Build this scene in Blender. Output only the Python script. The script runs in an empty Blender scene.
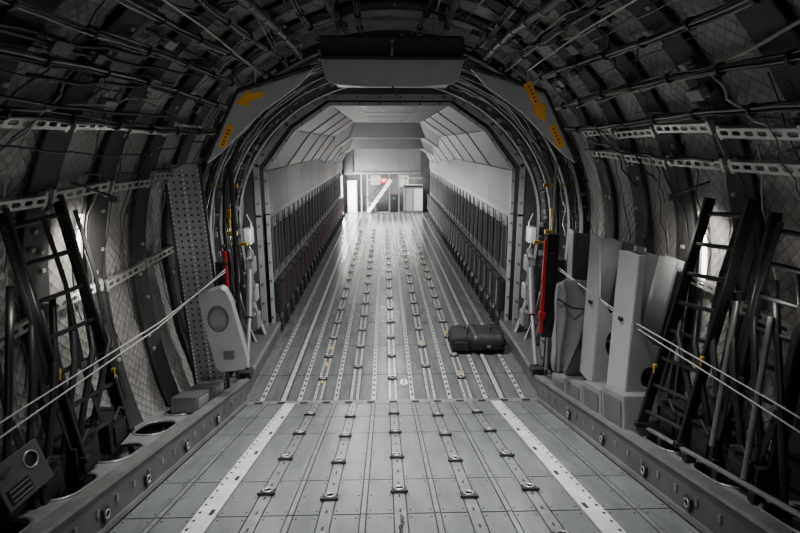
import bpy, math, random
from mathutils import Vector, Matrix
from mathutils.geometry import tessellate_polygon
random.seed(4)
COL = bpy.context.scene.collection
rad = math.radians

# ---------------------------------------------------------------- materials
def mk(name, col, rough=.5, metal=0., var=.18, scale=5., bump=0., bscale=60., stretch=(1,1,1), emit=0.):
    m = bpy.data.materials.new(name); m.use_nodes = True
    nt = m.node_tree; b = nt.nodes['Principled BSDF']
    tc = nt.nodes.new('ShaderNodeTexCoord'); mp = nt.nodes.new('ShaderNodeMapping')
    mp.inputs['Scale'].default_value = stretch
    nt.links.new(tc.outputs['Object'], mp.inputs['Vector'])
    n = nt.nodes.new('ShaderNodeTexNoise'); n.inputs['Scale'].default_value = scale; n.inputs['Detail'].default_value = 6
    n.inputs['Roughness'].default_value = .65
    nt.links.new(mp.outputs[0], n.inputs['Vector'])
    r = nt.nodes.new('ShaderNodeValToRGB')
    r.color_ramp.elements[0].position = .3; r.color_ramp.elements[1].position = .7
    r.color_ramp.elements[0].color = (*[max(0, c*(1-var)) for c in col], 1)
    r.color_ramp.elements[1].color = (*[min(1, c*(1+var)) for c in col], 1)
    nt.links.new(n.outputs['Fac'], r.inputs[0]); nt.links.new(r.outputs[0], b.inputs['Base Color'])
    b.inputs['Roughness'].default_value = rough; b.inputs['Metallic'].default_value = metal
    if bump:
        n2 = nt.nodes.new('ShaderNodeTexNoise'); n2.inputs['Scale'].default_value = bscale; n2.inputs['Detail'].default_value = 4
        nt.links.new(tc.outputs['Object'], n2.inputs['Vector'])
        bp = nt.nodes.new('ShaderNodeBump'); bp.inputs['Strength'].default_value = bump; bp.inputs['Distance'].default_value = .02
        nt.links.new(n2.outputs['Fac'], bp.inputs['Height']); nt.links.new(bp.outputs[0], b.inputs['Normal'])
    if emit:
        b.inputs['Emission Color'].default_value = (*col, 1); b.inputs['Emission Strength'].default_value = emit
    return m

def quilt(name, col):
    m = mk(name, col, rough=.5, var=.15, scale=2.2)
    nt = m.node_tree; b = nt.nodes['Principled BSDF']
    uv = nt.nodes.new('ShaderNodeUVMap'); uv.uv_map = 'UVMap'
    sp = nt.nodes.new('ShaderNodeSeparateXYZ'); nt.links.new(uv.outputs[0], sp.inputs[0])
    def M(op, a, bb=None):
        k = nt.nodes.new('ShaderNodeMath'); k.operation = op
        for i, q in enumerate((a, bb)):
            if q is None: continue
            if isinstance(q, (int, float)): k.inputs[i].default_value = q
            else: nt.links.new(q, k.inputs[i])
        return k.outputs[0]
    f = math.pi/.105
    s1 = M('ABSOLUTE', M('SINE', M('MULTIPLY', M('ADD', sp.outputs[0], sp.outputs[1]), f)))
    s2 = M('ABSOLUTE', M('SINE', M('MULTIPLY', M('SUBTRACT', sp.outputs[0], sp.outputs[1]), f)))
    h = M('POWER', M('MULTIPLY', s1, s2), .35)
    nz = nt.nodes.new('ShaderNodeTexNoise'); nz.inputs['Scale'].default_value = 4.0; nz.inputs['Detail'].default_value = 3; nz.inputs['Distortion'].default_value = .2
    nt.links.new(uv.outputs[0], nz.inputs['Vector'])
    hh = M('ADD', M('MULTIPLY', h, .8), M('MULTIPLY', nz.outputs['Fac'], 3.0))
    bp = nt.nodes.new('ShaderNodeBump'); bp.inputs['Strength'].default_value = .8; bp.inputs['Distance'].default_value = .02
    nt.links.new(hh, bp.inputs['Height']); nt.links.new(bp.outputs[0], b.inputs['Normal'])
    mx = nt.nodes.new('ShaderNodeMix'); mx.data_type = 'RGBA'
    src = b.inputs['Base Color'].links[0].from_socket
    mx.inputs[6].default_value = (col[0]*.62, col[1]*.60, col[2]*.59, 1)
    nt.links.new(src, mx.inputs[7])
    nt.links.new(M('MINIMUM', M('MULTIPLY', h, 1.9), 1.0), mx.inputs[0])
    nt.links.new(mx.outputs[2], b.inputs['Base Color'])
    return m

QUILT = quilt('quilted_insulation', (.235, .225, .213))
DARK = mk('dark_metal', (.022, .022, .023), .5, .3)
BLACK = mk('black_paint', (.008, .008, .009), .45)
RIB = mk('frame_cover_fabric', (.028, .027, .027), .7, bump=.2, bscale=12)
FABRIC = mk('black_webbing', (.010, .010, .012), .85, bump=.7, bscale=22)
PAINT = mk('light_grey_paint', (.36, .365, .365), .42, var=.08, scale=3)
PAINTM = mk('housing_grey_paint', (.27, .275, .28), .42, var=.10, scale=3)
PAINT2 = mk('mid_grey_paint', (.17, .172, .175), .45, var=.2, scale=4)
PAINT3 = mk('dark_grey_paint', (.075, .076, .078), .45, var=.25, scale=5)
LINING = mk('tunnel_lining_paint', (.235, .235, .23), .5, var=.03, scale=1.2)
LINDARK = mk('dark_lining', (.035, .035, .037), .5)
PANEL = mk('floor_panel_paint', (.175, .182, .184), .28, .3, var=.25, scale=2.2, stretch=(3, .7, 1), bump=.12, bscale=25)
PANELF = mk('cargo_floor_paint', (.155, .158, .158), .21, .4, var=.3, scale=2.4, stretch=(4, .6, 1), bump=.10, bscale=25)
TRACK = mk('track_metal', (.58, .58, .565), .24, .5, var=.3, scale=8)
TRACKD = mk('ramp_track_paint', (.22, .225, .226), .3, .4, var=.3, scale=8)
STRIP = mk('white_rail_paint', (.50, .50, .49), .36, .1, var=.22, scale=6)
GROOVE = mk('groove_dark', (.012, .012, .013), .7)
ALU = mk('bare_aluminium', (.5, .5, .48), .35, .7, var=.15)
ALUD = mk('dull_aluminium', (.24, .24, .23), .4, .6, var=.25)
CANVAS = mk('grey_canvas', (.17, .172, .175), .85, bump=1.0, bscale=9)
CANVASD = mk('dark_canvas', (.05, .05, .052), .85, bump=.6, bscale=14)
RED = mk('red_paint', (.42, .01, .018), .4, var=.1)
REDD = mk('dark_red_webbing', (.16, .008, .012), .8, var=.2)
YEL = mk('yellow_marking', (.90, .42, .01), .5, var=.05)
YELD = mk('dull_yellow_paint', (.50, .32, .03), .5, var=.2)
CREAM = mk('primer_cream', (.30, .30, .27), .5, var=.25)
WHITE = mk('white_enamel', (.78, .79, .79), .4, var=.04)
TEAL = mk('teal_plastic', (.04, .25, .22), .5)
SLIT = mk('daylit_window_slit', (1, .97, .92), .4, var=0, emit=5)
DAY = mk('daylit_doorway', (1, .99, .97), .3, var=0, emit=25)
ROPE = mk('steel_cable', (.50, .50, .48), .45, .2)

# ---------------------------------------------------------------- mesh builder
class MB:
    def __init__(s): s.v = []; s.f = []; s.m = []; s.sm = []
    def add(s, vs, fs, mat=0, smooth=False):
        o = len(s.v); s.v += [Vector(p) for p in vs]
        for f in fs: s.f.append([i+o for i in f]); s.m.append(mat); s.sm.append(smooth)
        return s
    def box(s, c, d, mat=0, R=None):
        c = Vector(c); h = [q/2 for q in d]; vs = []
        for x, y, z in ((-1,-1,-1),(1,-1,-1),(1,1,-1),(-1,1,-1),(-1,-1,1),(1,-1,1),(1,1,1),(-1,1,1)):
            p = Vector((x*h[0], y*h[1], z*h[2]))
            if R: p = R @ p
            vs.append(c+p)
        return s.add(vs, [(3,2,1,0),(4,5,6,7),(0,1,5,4),(1,2,6,5),(2,3,7,6),(3,0,4,7)], mat)
    def tube(s, pts, r, n=8, mat=0, caps=True, r2=None):
        pts = [Vector(p) for p in pts]; rings = []; prev = None
        for i, p in enumerate(pts):
            t = (pts[min(i+1, len(pts)-1)]-pts[max(i-1, 0)]).normalized()
            a = prev if prev else (Vector((0,0,1)) if abs(t.z) < .9 else Vector((1,0,0)))
            u = (a-t*a.dot(t)).normalized(); w = t.cross(u); prev = u
            rr = r if r2 is None else r+(r2-r)*i/(len(pts)-1)
            rings.append([p+(u*math.cos(2*math.pi*k/n)+w*math.sin(2*math.pi*k/n))*rr for k in range(n)])
        vs = [q for g in rings for q in g]; fs = []
        for i in range(len(pts)-1):
            for k in range(n):
                k2 = (k+1) % n; fs.append((i*n+k, i*n+k2, (i+1)*n+k2, (i+1)*n+k))
        s.add(vs, fs, mat, True)
        if caps:
            s.add(rings[0], [tuple(range(n))[::-1]], mat); s.add(rings[-1], [tuple(range(n))], mat)
        return s
    def plate(s, outer, holes, th, M, mat=0):
        loops = [outer]+list(holes)
        tri = tessellate_polygon([[Vector((a, b, 0)) for a, b in L] for L in loops])
        pts = [p for L in loops for p in L]; n = len(pts)
        vs = [M @ Vector((a, b, th/2)) for a, b in pts]+[M @ Vector((a, b, -th/2)) for a, b in pts]
        fs = [tuple(t) for t in tri]+[tuple(i+n for i in t[::-1]) for t in tri]
        o = 0
        for L in loops:
            k = len(L)
            for i in range(k):
                j = (i+1) % k; fs.append((o+i, o+i+n, o+j+n, o+j))
            o += k
        return s.add(vs, fs, mat)
    def mesh(s, name, mats, org):
        me = bpy.data.meshes.new(name)
        me.from_pydata([tuple(p-org) for p in s.v], [], s.f)
        for m in mats: me.materials.append(m)
        for i, p in enumerate(me.polygons): p.material_index = s.m[i]; p.use_smooth = s.sm[i]
        me.update(); return me

def lnk(o): COL.objects.link(o); return o
def tag(o, label=None, cat=None, group=None, kind=None):
    if label: o['label'] = label
    if cat: o['category'] = cat
    if group: o['group'] = group
    if kind: o['kind'] = kind
    return o
def bev(o, w, seg=2):
    if w:
        b = o.modifiers.new('bevel', 'BEVEL'); b.width = w; b.segments = seg; b.limit_method = 'ANGLE'; b.angle_limit = rad(40)
def single(mb, name, mats, label, cat, group=None, bevel=0, org=None, seg=2):
    if org is None:
        xs = [p.x for p in mb.v]; ys = [p.y for p in mb.v]; zs = [p.z for p in mb.v]
        org = Vector(((min(xs)+max(xs))/2, (min(ys)+max(ys))/2, min(zs)))
    org = Vector(org)
    o = lnk(bpy.data.objects.new(name, mb.mesh(name, mats, org))); o.location = org; bev(o, bevel, seg)
    return tag(o, label, cat, group)
def struct(mb, name, mats, bevel=0):
    o = single(mb, name, mats, None, None, bevel=bevel, org=(0,0,0)); o['kind'] = 'structure'; return o
def root(name, label, cat, loc, group=None):
    o = lnk(bpy.data.objects.new(name, None)); o.location = loc; o.empty_display_size = .1
    return tag(o, label, cat, group)
def part(mb, name, mats, parent, label=None, bevel=0, local=False, kind=None, seg=2):
    org = Vector((0,0,0)) if local else Vector(parent.location)
    p = parent.parent
    while p is not None and not local: org += Vector(p.location); p = p.parent
    o = lnk(bpy.data.objects.new(name, mb.mesh(name, mats, org))); o.parent = parent; bev(o, bevel, seg)
    return tag(o, label, kind=kind)
def dup(o, loc=None, rot=None, parent=None):
    n = o.copy(); COL.objects.link(n)
    if parent: n.parent = parent
    if loc is not None: n.location = loc
    if rot is not None: n.rotation_euler = rot
    for c in list(o.children): dup(c, parent=n)
    return n
def oval(cx, cy, a, b, n=20): return [(cx+a*math.cos(2*math.pi*i/n), cy+b*math.sin(2*math.pi*i/n)) for i in range(n)]
def slot(cx, cy, L, r, n=6):
    P = [(cx+L/2-r+r*math.cos(t), cy+r*math.sin(t)) for t in [(-math.pi/2+math.pi*i/n) for i in range(n+1)]]
    return P+[(cx-L/2+r+r*math.cos(t), cy+r*math.sin(t)) for t in [(math.pi/2+math.pi*i/n) for i in range(n+1)]]
def basis(o, X, Y, Z):
    M = Matrix((X, Y, Z)).transposed().to_4x4(); M.translation = Vector(o); return M

# ---------------------------------------------------------------- hull geometry
CZ = 2.1
def prof(t, hw=2.8, top=5.0):
    s = math.sin(t)
    return hw*math.cos(t), CZ+((top-CZ) if s >= 0 else 4.0)*s
def pn(t, hw=2.8, top=5.0):
    a = Vector(prof(t-.01, hw, top)); b = Vector(prof(t+.01, hw, top)); d = (b-a).normalized()
    return Vector((-d.y, d.x)), d      # inward normal, tangent
def tz(z, side, hw=2.8, top=5.0):
    s = (z-CZ)/((top-CZ) if z >= CZ else 4.0); t = math.asin(max(-1, min(1, s)))
    return t if side > 0 else math.pi-t
PITCH = .86
FY = [-.38+PITCH*i for i in range(9)]

def hull(name, t0, t1):
    n = 36; per = 8
    ys = [FY[0]-2*PITCH+PITCH*i/per for i in range(per*12+1)]; me = bpy.data.meshes.new(name); vs = []; uvs = []
    arc = 0; last = None; A = []
    for i in range(n+1):
        t = t0+(t1-t0)*i/n; p = Vector(prof(t))
        if last is not None: arc += (p-last).length
        last = p; A.append((p, arc, pn(t)[0], t))
    for j, y in enumerate(ys):
        ph = abs(math.sin(math.pi*j/per))**.5
        for p, a, nn, t in A:
            bul = (.050+.012*math.sin(a*7+math.floor(j/per)*2.1))*ph
            q = p+nn*bul; vs.append((q.x, y, q.y)); uvs.append((y, a))
    fs = [(j*(n+1)+i, (j+1)*(n+1)+i, (j+1)*(n+1)+i+1, j*(n+1)+i+1) for j in range(len(ys)-1) for i in range(n)]
    me.from_pydata(vs, [], fs); me.materials.append(QUILT)
    ul = me.uv_layers.new(name='UVMap')
    for l in me.loops: ul.data[l.index].uv = uvs[l.vertex_index]
    for p in me.polygons: p.use_smooth = True
    o = lnk(bpy.data.objects.new(name, me)); o['kind'] = 'structure'; return o
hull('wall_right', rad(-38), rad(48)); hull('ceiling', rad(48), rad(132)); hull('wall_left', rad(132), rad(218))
mb = MB(); mb.box((0, -1.80, 2.3), (5.9, .08, 5.8)); struct(mb, 'wall_back', [LINDARK])

def arch(y, hw, top, i0, i1, th, t0=None, mb=None, mat=0, n=56):
    mb = mb or MB()
    t0 = rad(-31.5) if t0 is None else t0
    vs = []
    for i in range(n+1):
        t = t0+(math.pi-2*t0)*i/n; p = Vector(prof(t, hw, top)); nn, _ = pn(t, hw, top)
        for off, dy in ((i0, -th/2), (i1, -th/2), (i1, th/2), (i0, th/2)):
            q = p+nn*off; vs.append((q.x, y+dy, q.y))
    fs = []
    for i in range(n):
        for k in range(4):
            k2 = (k+1) % 4; fs.append((i*4+k, i*4+k2, (i+1)*4+k2, (i+1)*4+k))
    fs += [(3,2,1,0), (n*4, n*4+1, n*4+2, n*4+3)]
    mb.add(vs, fs, mat, False); return mb

for y in FY:
    r = root('fuselage_frame', 'broad dark padded fuselage frame rib between quilted insulation', 'frame', (0, y, 0), 'aft fuselage frame ribs')
    m1 = arch(y, 2.8, 5.0, .0, .07, .24); part(m1, 'web', [RIB], r, bevel=.02)
    m2 = arch(y, 2.8, 5.0, .07, .092, .31); part(m2, 'flange', [RIB], r, label='broad dark padded cap', bevel=.010)
    m3 = MB()
    for k in range(34):
        t = rad(random.uniform(-15, 195)); p = Vector(prof(t)); nn, _ = pn(t); q = p+nn*.100
        R = Matrix.Rotation(math.atan2(nn.x, nn.y), 3, 'Y')
        m3.box((q.x, y+random.uniform(-.12, .12), q.y), (.03, .04, .02), 0, R)
    part(m3, 'clip', [CREAM], r, label='small cream cable clips', kind='stuff')

# transition arches towards the forward hold
RINGS = [(7.4, 2.70, 4.72, PAINT3, .16, 'dark grey arch ring around hold entrance'),
        (7.75, 2.64, 4.60, PAINT2, .10, 'mid grey arch ring around hold entrance'), (8.1, 2.60, 4.52, PAINT3, .12, 'dark grey arch ring around hold entrance'),
        (8.4, 2.56, 4.46, PAINT, .05, 'pale grey arch ring around hold entrance'), (8.75, 2.47, 4.36, PAINTM, .12, 'mid grey inner arch ring around hold entrance')]
for i, (y, hw, top, mt, w, lab) in enumerate(RINGS):
    r = root('arch_ring', lab, 'frame', (0, y, 0), 'entrance arch rings')
    part(arch(y, hw, top, -.11, .0, .03), 'web', [LINDARK if i == 0 else PAINT2], r)
    part(arch(y, hw, top, 0, .02, w), 'flange', [mt], r, bevel=.008)
    mb = MB()
    for k in range(70):
        t = rad(-24+228*k/69+random.uniform(-1.5, 1.5)); p = Vector(prof(t, hw, top)); nn, _ = pn(t, hw, top); q = p-nn*random.uniform(.0, .10)
        R = Matrix.Rotation(math.atan2(nn.x, nn.y), 3, 'Y')
        mb.box((q.x, y-.05, q.y), (random.choice([.02, .04, .08]), .06, random.choice([.02, .04, .07])), 0, R)
    part(mb, 'bracket', [ALUD if i % 2 else PAINTM], r, label='small metal brackets', kind='stuff')

# ---------------------------------------------------------------- forward tunnel
P0 = [(2.13, 2.2), (2.13, 2.95), (1.62, 3.62), (1.0, 4.04), (-1.0, 4.04), (-1.62, 3.62), (-2.13, 2.95), (-2.13, 2.2)]
P1 = [(2.13, 2.2), (2.13, 2.8), (1.75, 3.3), (1.3, 3.6), (-1.3, 3.6), (-1.75, 3.3), (-2.13, 2.8), (-2.13, 2.2)]
P2 = [(2.13, 2.2), (2.13, 2.6), (1.95, 2.95), (1.55, 3.2), (-1.55, 3.2), (-1.95, 2.95), (-2.13, 2.6), (-2.13, 2.2)]
ST = [(9.4, P0), (13.2, P0), (17.0, P0), (18.6, P1), (21.4, P1), (22.4, P2), (26.8, P2)]
def lining(name, edges):
    mb = MB()
    for s in range(len(ST)-1):
        y0, A = ST[s]; y1, B = ST[s+1]
        nsub = 2 if y1-y0 > 3 else 1
        for e in edges:
            a0, a1, b0, b1 = [Vector((p[0], y, p[1])) for p, y in ((A[e], y0), (A[e+1], y0), (B[e], y1), (B[e+1], y1))]
            out = (b0-a0).cross(a1-a0).normalized()
            cen = (a0+a1+b0+b1)/4
            if out.dot(Vector((0, cen.y, 2.2))-cen) > 0: out = -out
            mb.add([a0+out*.05, a1+out*.05, b1+out*.05, b0+out*.05], [(0,1,2,3)], 1)
            def L(f, h): return a0.lerp(b0, f).lerp(a1.lerp(b1, f), h)
            LY = y1-y0; W = (a1-a0).length
            def slab(f0, f1, h0, h1, rise, mat, th=.04):
                c = [L(f0, h0)-out*rise, L(f0, h1)-out*rise, L(f1, h1)-out*rise, L(f1, h0)-out*rise]
                mb.add(c+[p+out*th for p in c], [(0,1,2,3), (7,6,5,4), (0,4,5,1), (1,5,6,2), (2,6,7,3), (3,7,4,0)], mat)
            for q in range(nsub):
                dk = 2 if s in (2, 4) and e in (2, 3, 4) else 0
                slab(q/nsub+.009/LY, (q+1)/nsub-.009/LY, .008/W, 1-.008/W, 0, dk)
                if e in (1, 2, 4, 5) and not dk: slab(q/nsub, q/nsub+.05/LY, 0, 1, .02, 3, .03)
                if e == 3 and not dk: slab(q/nsub+.2/LY, (q+1)/nsub-.2/LY, .25, .75, .004, 4, .004)
    struct(mb, name, [LINING, GROOVE, LINDARK, PAINT2, PAINT3], bevel=0)
lining('wall_right_lining', [0]); lining('wall_left_lining', [6]); lining('ceiling_lining', [1,2,3,4,5])
for sd, nm in ((1, 'wall_right_forward'), (-1, 'wall_left_forward')):
    mb = MB()
    if sd > 0: mb.box((sd*2.2, 18.1, 1.1), (.06, 17.4, 2.2), 0)
    else:
        mb.box((sd*2.2, 17.4, 1.1), (.06, 16.0, 2.2), 0); mb.box((sd*2.2, 25.9, 2.1), (.06, 1.8, .3), 0); mb.box((sd*2.2, 26.6, 1.1), (.06, .4, 2.2), 0)
    struct(mb, nm, [PAINTM])
def facet_ring(y, k, up, w, d):
    mb = MB(); Q = [(2.13*k, .16)]+[(x*k, z if i in (0, 7) else z+up) for i, (x, z) in enumerate(P0)]+[(-2.13*k, .16)]
    for e in range(len(Q)-1):
        a = Vector((Q[e][0], y, Q[e][1])); b = Vector((Q[e+1][0], y, Q[e+1][1])); dd = b-a
        mb.box((a+b)/2, (dd.length+w*.4, d, w), 0, Matrix.Rotation(-math.atan2(dd.z, dd.x), 3, 'Y'))
        n = int(dd.length/.3)
        for j in range(n):
            p = a.lerp(b, (j+.5)/n); R = Matrix.Rotation(-math.atan2(dd.z, dd.x), 3, 'Y')
            mb.box(p-Vector((0, d/2+.008, 0)), (.03, .016, .03), 1, R)
    return mb
struct(facet_ring(9.36, 1.005, .01, .06, .06), 'trim_15', [PAINT, PAINT3])
struct(facet_ring(9.1, 1.05, .10, .09, .05), 'trim_16', [PAINTM, PAINT3])
mb = MB(); N = 96
poly = P0+[(-2.13, 0), (2.13, 0)]
def ray(cx, cz, dx, dz):
    best = None
    for i in range(len(poly)):
        ax, az = poly[i]; bx, bz = poly[(i+1) % len(poly)]
        ex, ez = bx-ax, bz-az; den = dx*ez-dz*ex
        if abs(den) < 1e-9: continue
        t = ((ax-cx)*ez-(az-cz)*ex)/den; u = ((ax-cx)*dz-(az-cz)*dx)/den
        if t > 0 and -1e-6 <= u <= 1+1e-6 and (best is None or t < best): best = t
    return cx+dx*best, cz+dz*best
vi = []; vo = []
for i in range(N):
    t = 2*math.pi*i/N; dx, dz = math.cos(t), math.sin(t)
    x, z = ray(0, 2.0, dx, dz); vi.append((x, 9.4, z)); vo.append((dx*3.1, 9.4, 2.0+dz*3.3))
mb.add(vi+vo, [(i, (i+1) % N, (i+1) % N+N, i+N) for i in range(N)])
struct(mb, 'trim_1', [PAINT3])

# ---------------------------------------------------------------- floors
LX = [-1.03, -.53, 0, .53, 1.03]
RA = math.atan(.253)
def floor_pattern(mb, y0, y1, hw, seams, fwd):
    mb.box((0, (y0+y1)/2, -.06), (2*hw, y1-y0, .10), 1)
    for x in LX:
        if fwd:
            for dx in (-.042, .042): mb.box((x+dx, (y0+y1)/2, -.002), (.034, y1-y0-.02, .012), 2)
            mb.box((x, (y0+y1)/2, -.004), (.036, y1-y0-.02, .008), 0)
        else:
            mb.box((x, (y0+y1)/2, -.004), (.085, y1-y0-.02, .012), 5)
    w = .067 if fwd else .048
    if fwd: spans = [(-hw, -1.54), (-1.44, -1.03-w), (-1.03+w, -.53-w), (-.53+w, -w), (w, .53-w), (.53+w, 1.03-w), (1.03+w, 1.44), (1.54, hw)]
    else: spans = [(-hw, -1.46), (-1.30, -1.03-w), (-1.03+w, -.53-w), (-.53+w, -w), (w, .53-w), (.53+w, 1.03-w), (1.03+w, 1.30), (1.46, hw)]
    for a, b in spans:
        sub = [(a, b)]; mid = (a+b)/2
        if fwd: g = .035; sub = [(a, mid-g), (mid-g, mid+g), (mid+g, b)]
        elif b-a > .3: g = .022; sub = [(a, mid-g), (mid-g, mid+g), (mid+g, b)]
        for si, (p, q) in enumerate(sub):
            rail = len(sub) == 3 and si == 1
            for i in range(len(seams)-1):
                mb.box(((p+q)/2, (seams[i]+seams[i+1])/2, -.004+(.003 if rail else 0)), (q-p-.010, seams[i+1]-seams[i]-.014, .012), (2 if fwd else 5) if rail else 0)
                if not rail and q-p > .12:
                    for xx in (p+.025, q-.025):
                        for yy in (seams[i]+.06, (seams[i]+seams[i+1])/2, seams[i+1]-.06):
                            mb.box((xx, yy, .0022), (.014, .014, .002), 1)
            if rail and fwd:
                y = y0+.2
                while y < 18:
                    mb.box(((p+q)/2, y, .007), (.03, .06, .004), 1); y += .16
    for s in (-1, 1):
        if fwd: mb.box((s*1.49, (y0+y1)/2, 0), (.06, y1-y0-.02, .014), 2)
        else: mb.box((s*1.38, (y0+y1)/2, .004), (.15, y1-y0-.02, .02), 3)
    y = y0+.1; i = 0
    while y < y1-.1:
        for x in LX:
            if fwd:
                for dx in (-.042, .042): mb.box((x+dx, y, .0045), (.012, .035, .004), 1)
            elif i % 2: mb.box((x, y, .0025), (.014, .05, .002), 1)
        if not fwd:
            for s in (-1, 1):
                mb.box((s*1.43, y, .0145), (.018, .03, .003), 1)
                if i % 5 == 0: mb.box((s*1.345, y, .0145), (.03, .09, .003), 1)
        y += .13; i += 1
    return mb
mb = MB(); floor_pattern(mb, 6.62, 26.8, 2.02, [6.64, 7.5, 8.7, 9.9, 11.1, 12.3, 13.5, 14.7, 15.9, 17.1, 18.3, 19.5, 20.7, 21.9, 23.1, 24.3, 25.5, 26.78], True)
for x, y in ((-1.03, 7.3), (-1.03, 7.9), (1.03, 7.5), (-1.03, 8.6), (.53, 8.8), (1.03, 9.3), (-.53, 10.4)):
    mb.box((x, y, .006), (.026, .16, .006), 4)
struct(mb, 'floor', [PANELF, GROOVE, TRACK, STRIP, YELD, TRACKD])
mb = MB(); floor_pattern(mb, -8.0, -.02, 1.95, [-7.98, -5.6, -4.35, -3.4, -2.75, -1.4, -.7, -.04], False)
ramp = struct(mb, 'floor_ramp', [PANEL, GROOVE, TRACK, STRIP, YEL, TRACKD])
ramp.location = (0, 6.6, 0); ramp.rotation_euler = (-RA, 0, 0)
RM = Matrix.Translation((0, 6.6, 0)) @ Matrix.Rotation(-RA, 4, 'X')
mb = MB()
mb.box((0, 6.62, .004), (3.9, .10, .012), 0)
for i in range(13):
    x = -1.8+i*.3; mb.tube([(x-.05, 6.6, .014), (x+.05, 6.6, .014)], .014, 8, 1)
struct(mb, 'trim_20', [ALUD, DARK])
for s, nm in ((-1, 'trim_21'), (1, 'trim_22')):
    mb = MB(); mb.box((s*2.35, 8.0, .08), (.66, 2.75, .26), 0); mb.box((s*2.03, 8.0, .2), (.05, 2.7, .05), 1)
    struct(mb, nm, [PAINT3, ALUD], bevel=.01)
def text_obj(txt, size, M, mat, name, label, cat):
    c = bpy.data.curves.new(name, 'FONT'); c.body = txt; c.size = size; c.extrude = .002; c.align_x = 'CENTER'; c.align_y = 'CENTER'
    t = bpy.data.objects.new(name, c); lnk(t); bpy.context.view_layer.update()
    me = bpy.data.meshes.new_from_object(t.evaluated_get(bpy.context.evaluated_depsgraph_get()))
    COL.objects.unlink(t); bpy.data.objects.remove(t); me.materials.clear(); me.materials.append(mat)
    o = lnk(bpy.data.objects.new(name, me)); o.matrix_world = M; tag(o, label, cat); return o
mk_ = text_obj('8', .26, Matrix.Translation((.165, 7.2, .012)), WHITE, 'floor_marking', 'white painted number in a thin box on grey floor', 'marking')
mb = MB()
for c, d in (((0, .13, 0), (.24, .008, .004)), ((0, -.13, 0), (.24, .008, .004)), ((.12, 0, 0), (.008, .268, .004)), ((-.12, 0, 0), (.008, .268, .004))): mb.box(c, d)
part(mb, 'marking_border', [PAINT], mk_, local=True)

# ---------------------------------------------------------------- tie-down rings
td = root('tie_down_ring', 'dark steel tie-down ring with base plate in the floor', 'tie-down', (0, 0, -50), 'floor tie-down rings')
mb = MB(); mb.box((-.035, 0, .008), (.045, .075, .016)); mb.box((.035, 0, .008), (.045, .075, .016)); mb.box((0, -.045, .014), (.14, .02, .02)); mb.box((0, .04, .010), (.12, .014, .014))
part(mb, 'base_plate', [DARK], td, bevel=.004, local=True)
mb = MB(); mb.tube([(.038*math.cos(a), .0+.034*math.sin(a), .024) for a in [2*math.pi*i/14 for i in range(15)]], .007, 6)
part(mb, 'ring', [ALU], td, local=True, label='bare metal ring')
for i, x in enumerate(LX):
    for k in range(7):
        y = -(.6+.8*k+(.0 if i % 2 == 0 else .12)); p = RM @ Vector((x, y, .004))
        dup(td, p, (-RA, 0, 0))
for i, x in enumerate(LX):
    for k in range(17):
        dup(td, (x, 7.35+.85*k+(.42 if i % 2 else 0), .004), (0, 0, 0))
for s in (-1, 1):
    for yy in (3.1, 3.7, 4.5, 5.4):
        ly = -(6.6-yy)/math.cos(RA); p = RM @ Vector((s*1.965, ly, .13))
        o = dup(td, p, (rad(0), rad(-90*s), 0)); o.scale = (.75, .75, .75); o['label'] = 'steel tie-down ring on the ramp side beam'; o['group'] = 'side beam tie-down rings'
for c in list(td.children): bpy.data.objects.remove(c)
bpy.data.objects.remove(td)

# ---------------------------------------------------------------- ramp side beams
for s, nm in ((-1, 'trim_30'), (1, 'trim_31')):
    mb = MB()
    mb.box((s*2.0, -3.6, .12), (.06, 7.3, .38), 0)
    mb.box((s*1.995, -3.6, .315), (.10, 7.3, .03), 1)
    mb.box((s*1.985, -3.6, .03), (.07, 7.3, .04), 1)
    for i in range(28): mb.box((s*1.965, -.2-.25*i, .17), (.012, .03, .05), 1)
    holes = [slot(-.6-.72*i, .0, .5, .15, 8) for i in range(9)]
    out = [(-.02, -.25), (-.02, .25), (-7.2, .25), (-7.2, -.25)]
    M = basis((s*2.30, 0, .25), Vector((0, 1, 0)), Vector((s, 0, 0)), Vector((0, 0, 1)))
    mb.plate(out, holes, .02, M, 2)
    mb.box((s*2.35, -3.6, -.05), (.6, 7.2, .03), 3)
    for i in range(9):
        P = slot(-.6-.72*i, 0, .5, .15, 8)
        mb.tube([M @ Vector((a, b, .012)) for a, b in P+P[:1]], .014, 6, 1)
    o = struct(mb, nm, [PAINT3, ALUD, PAINT2, GROOVE]); o.location = (0, 6.6, 0); o.rotation_euler = (-RA, 0, 0)
for s in (1,):
    mb = MB(); mb.box(RM @ Vector((s*2.2, -3.9, .34)), (.04, 4.2, .02), 0, RM.to_3x3())
    for i in range(11): mb.box(RM @ Vector((s*2.2, -2.1-.37*i, .30)), (.08, .06, .06), 1, RM.to_3x3())
    single(mb, 'guide_rail', [ALU, DARK], 'slim bare metal guide rail along the ramp side beam', 'rail', bevel=.004)

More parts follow.
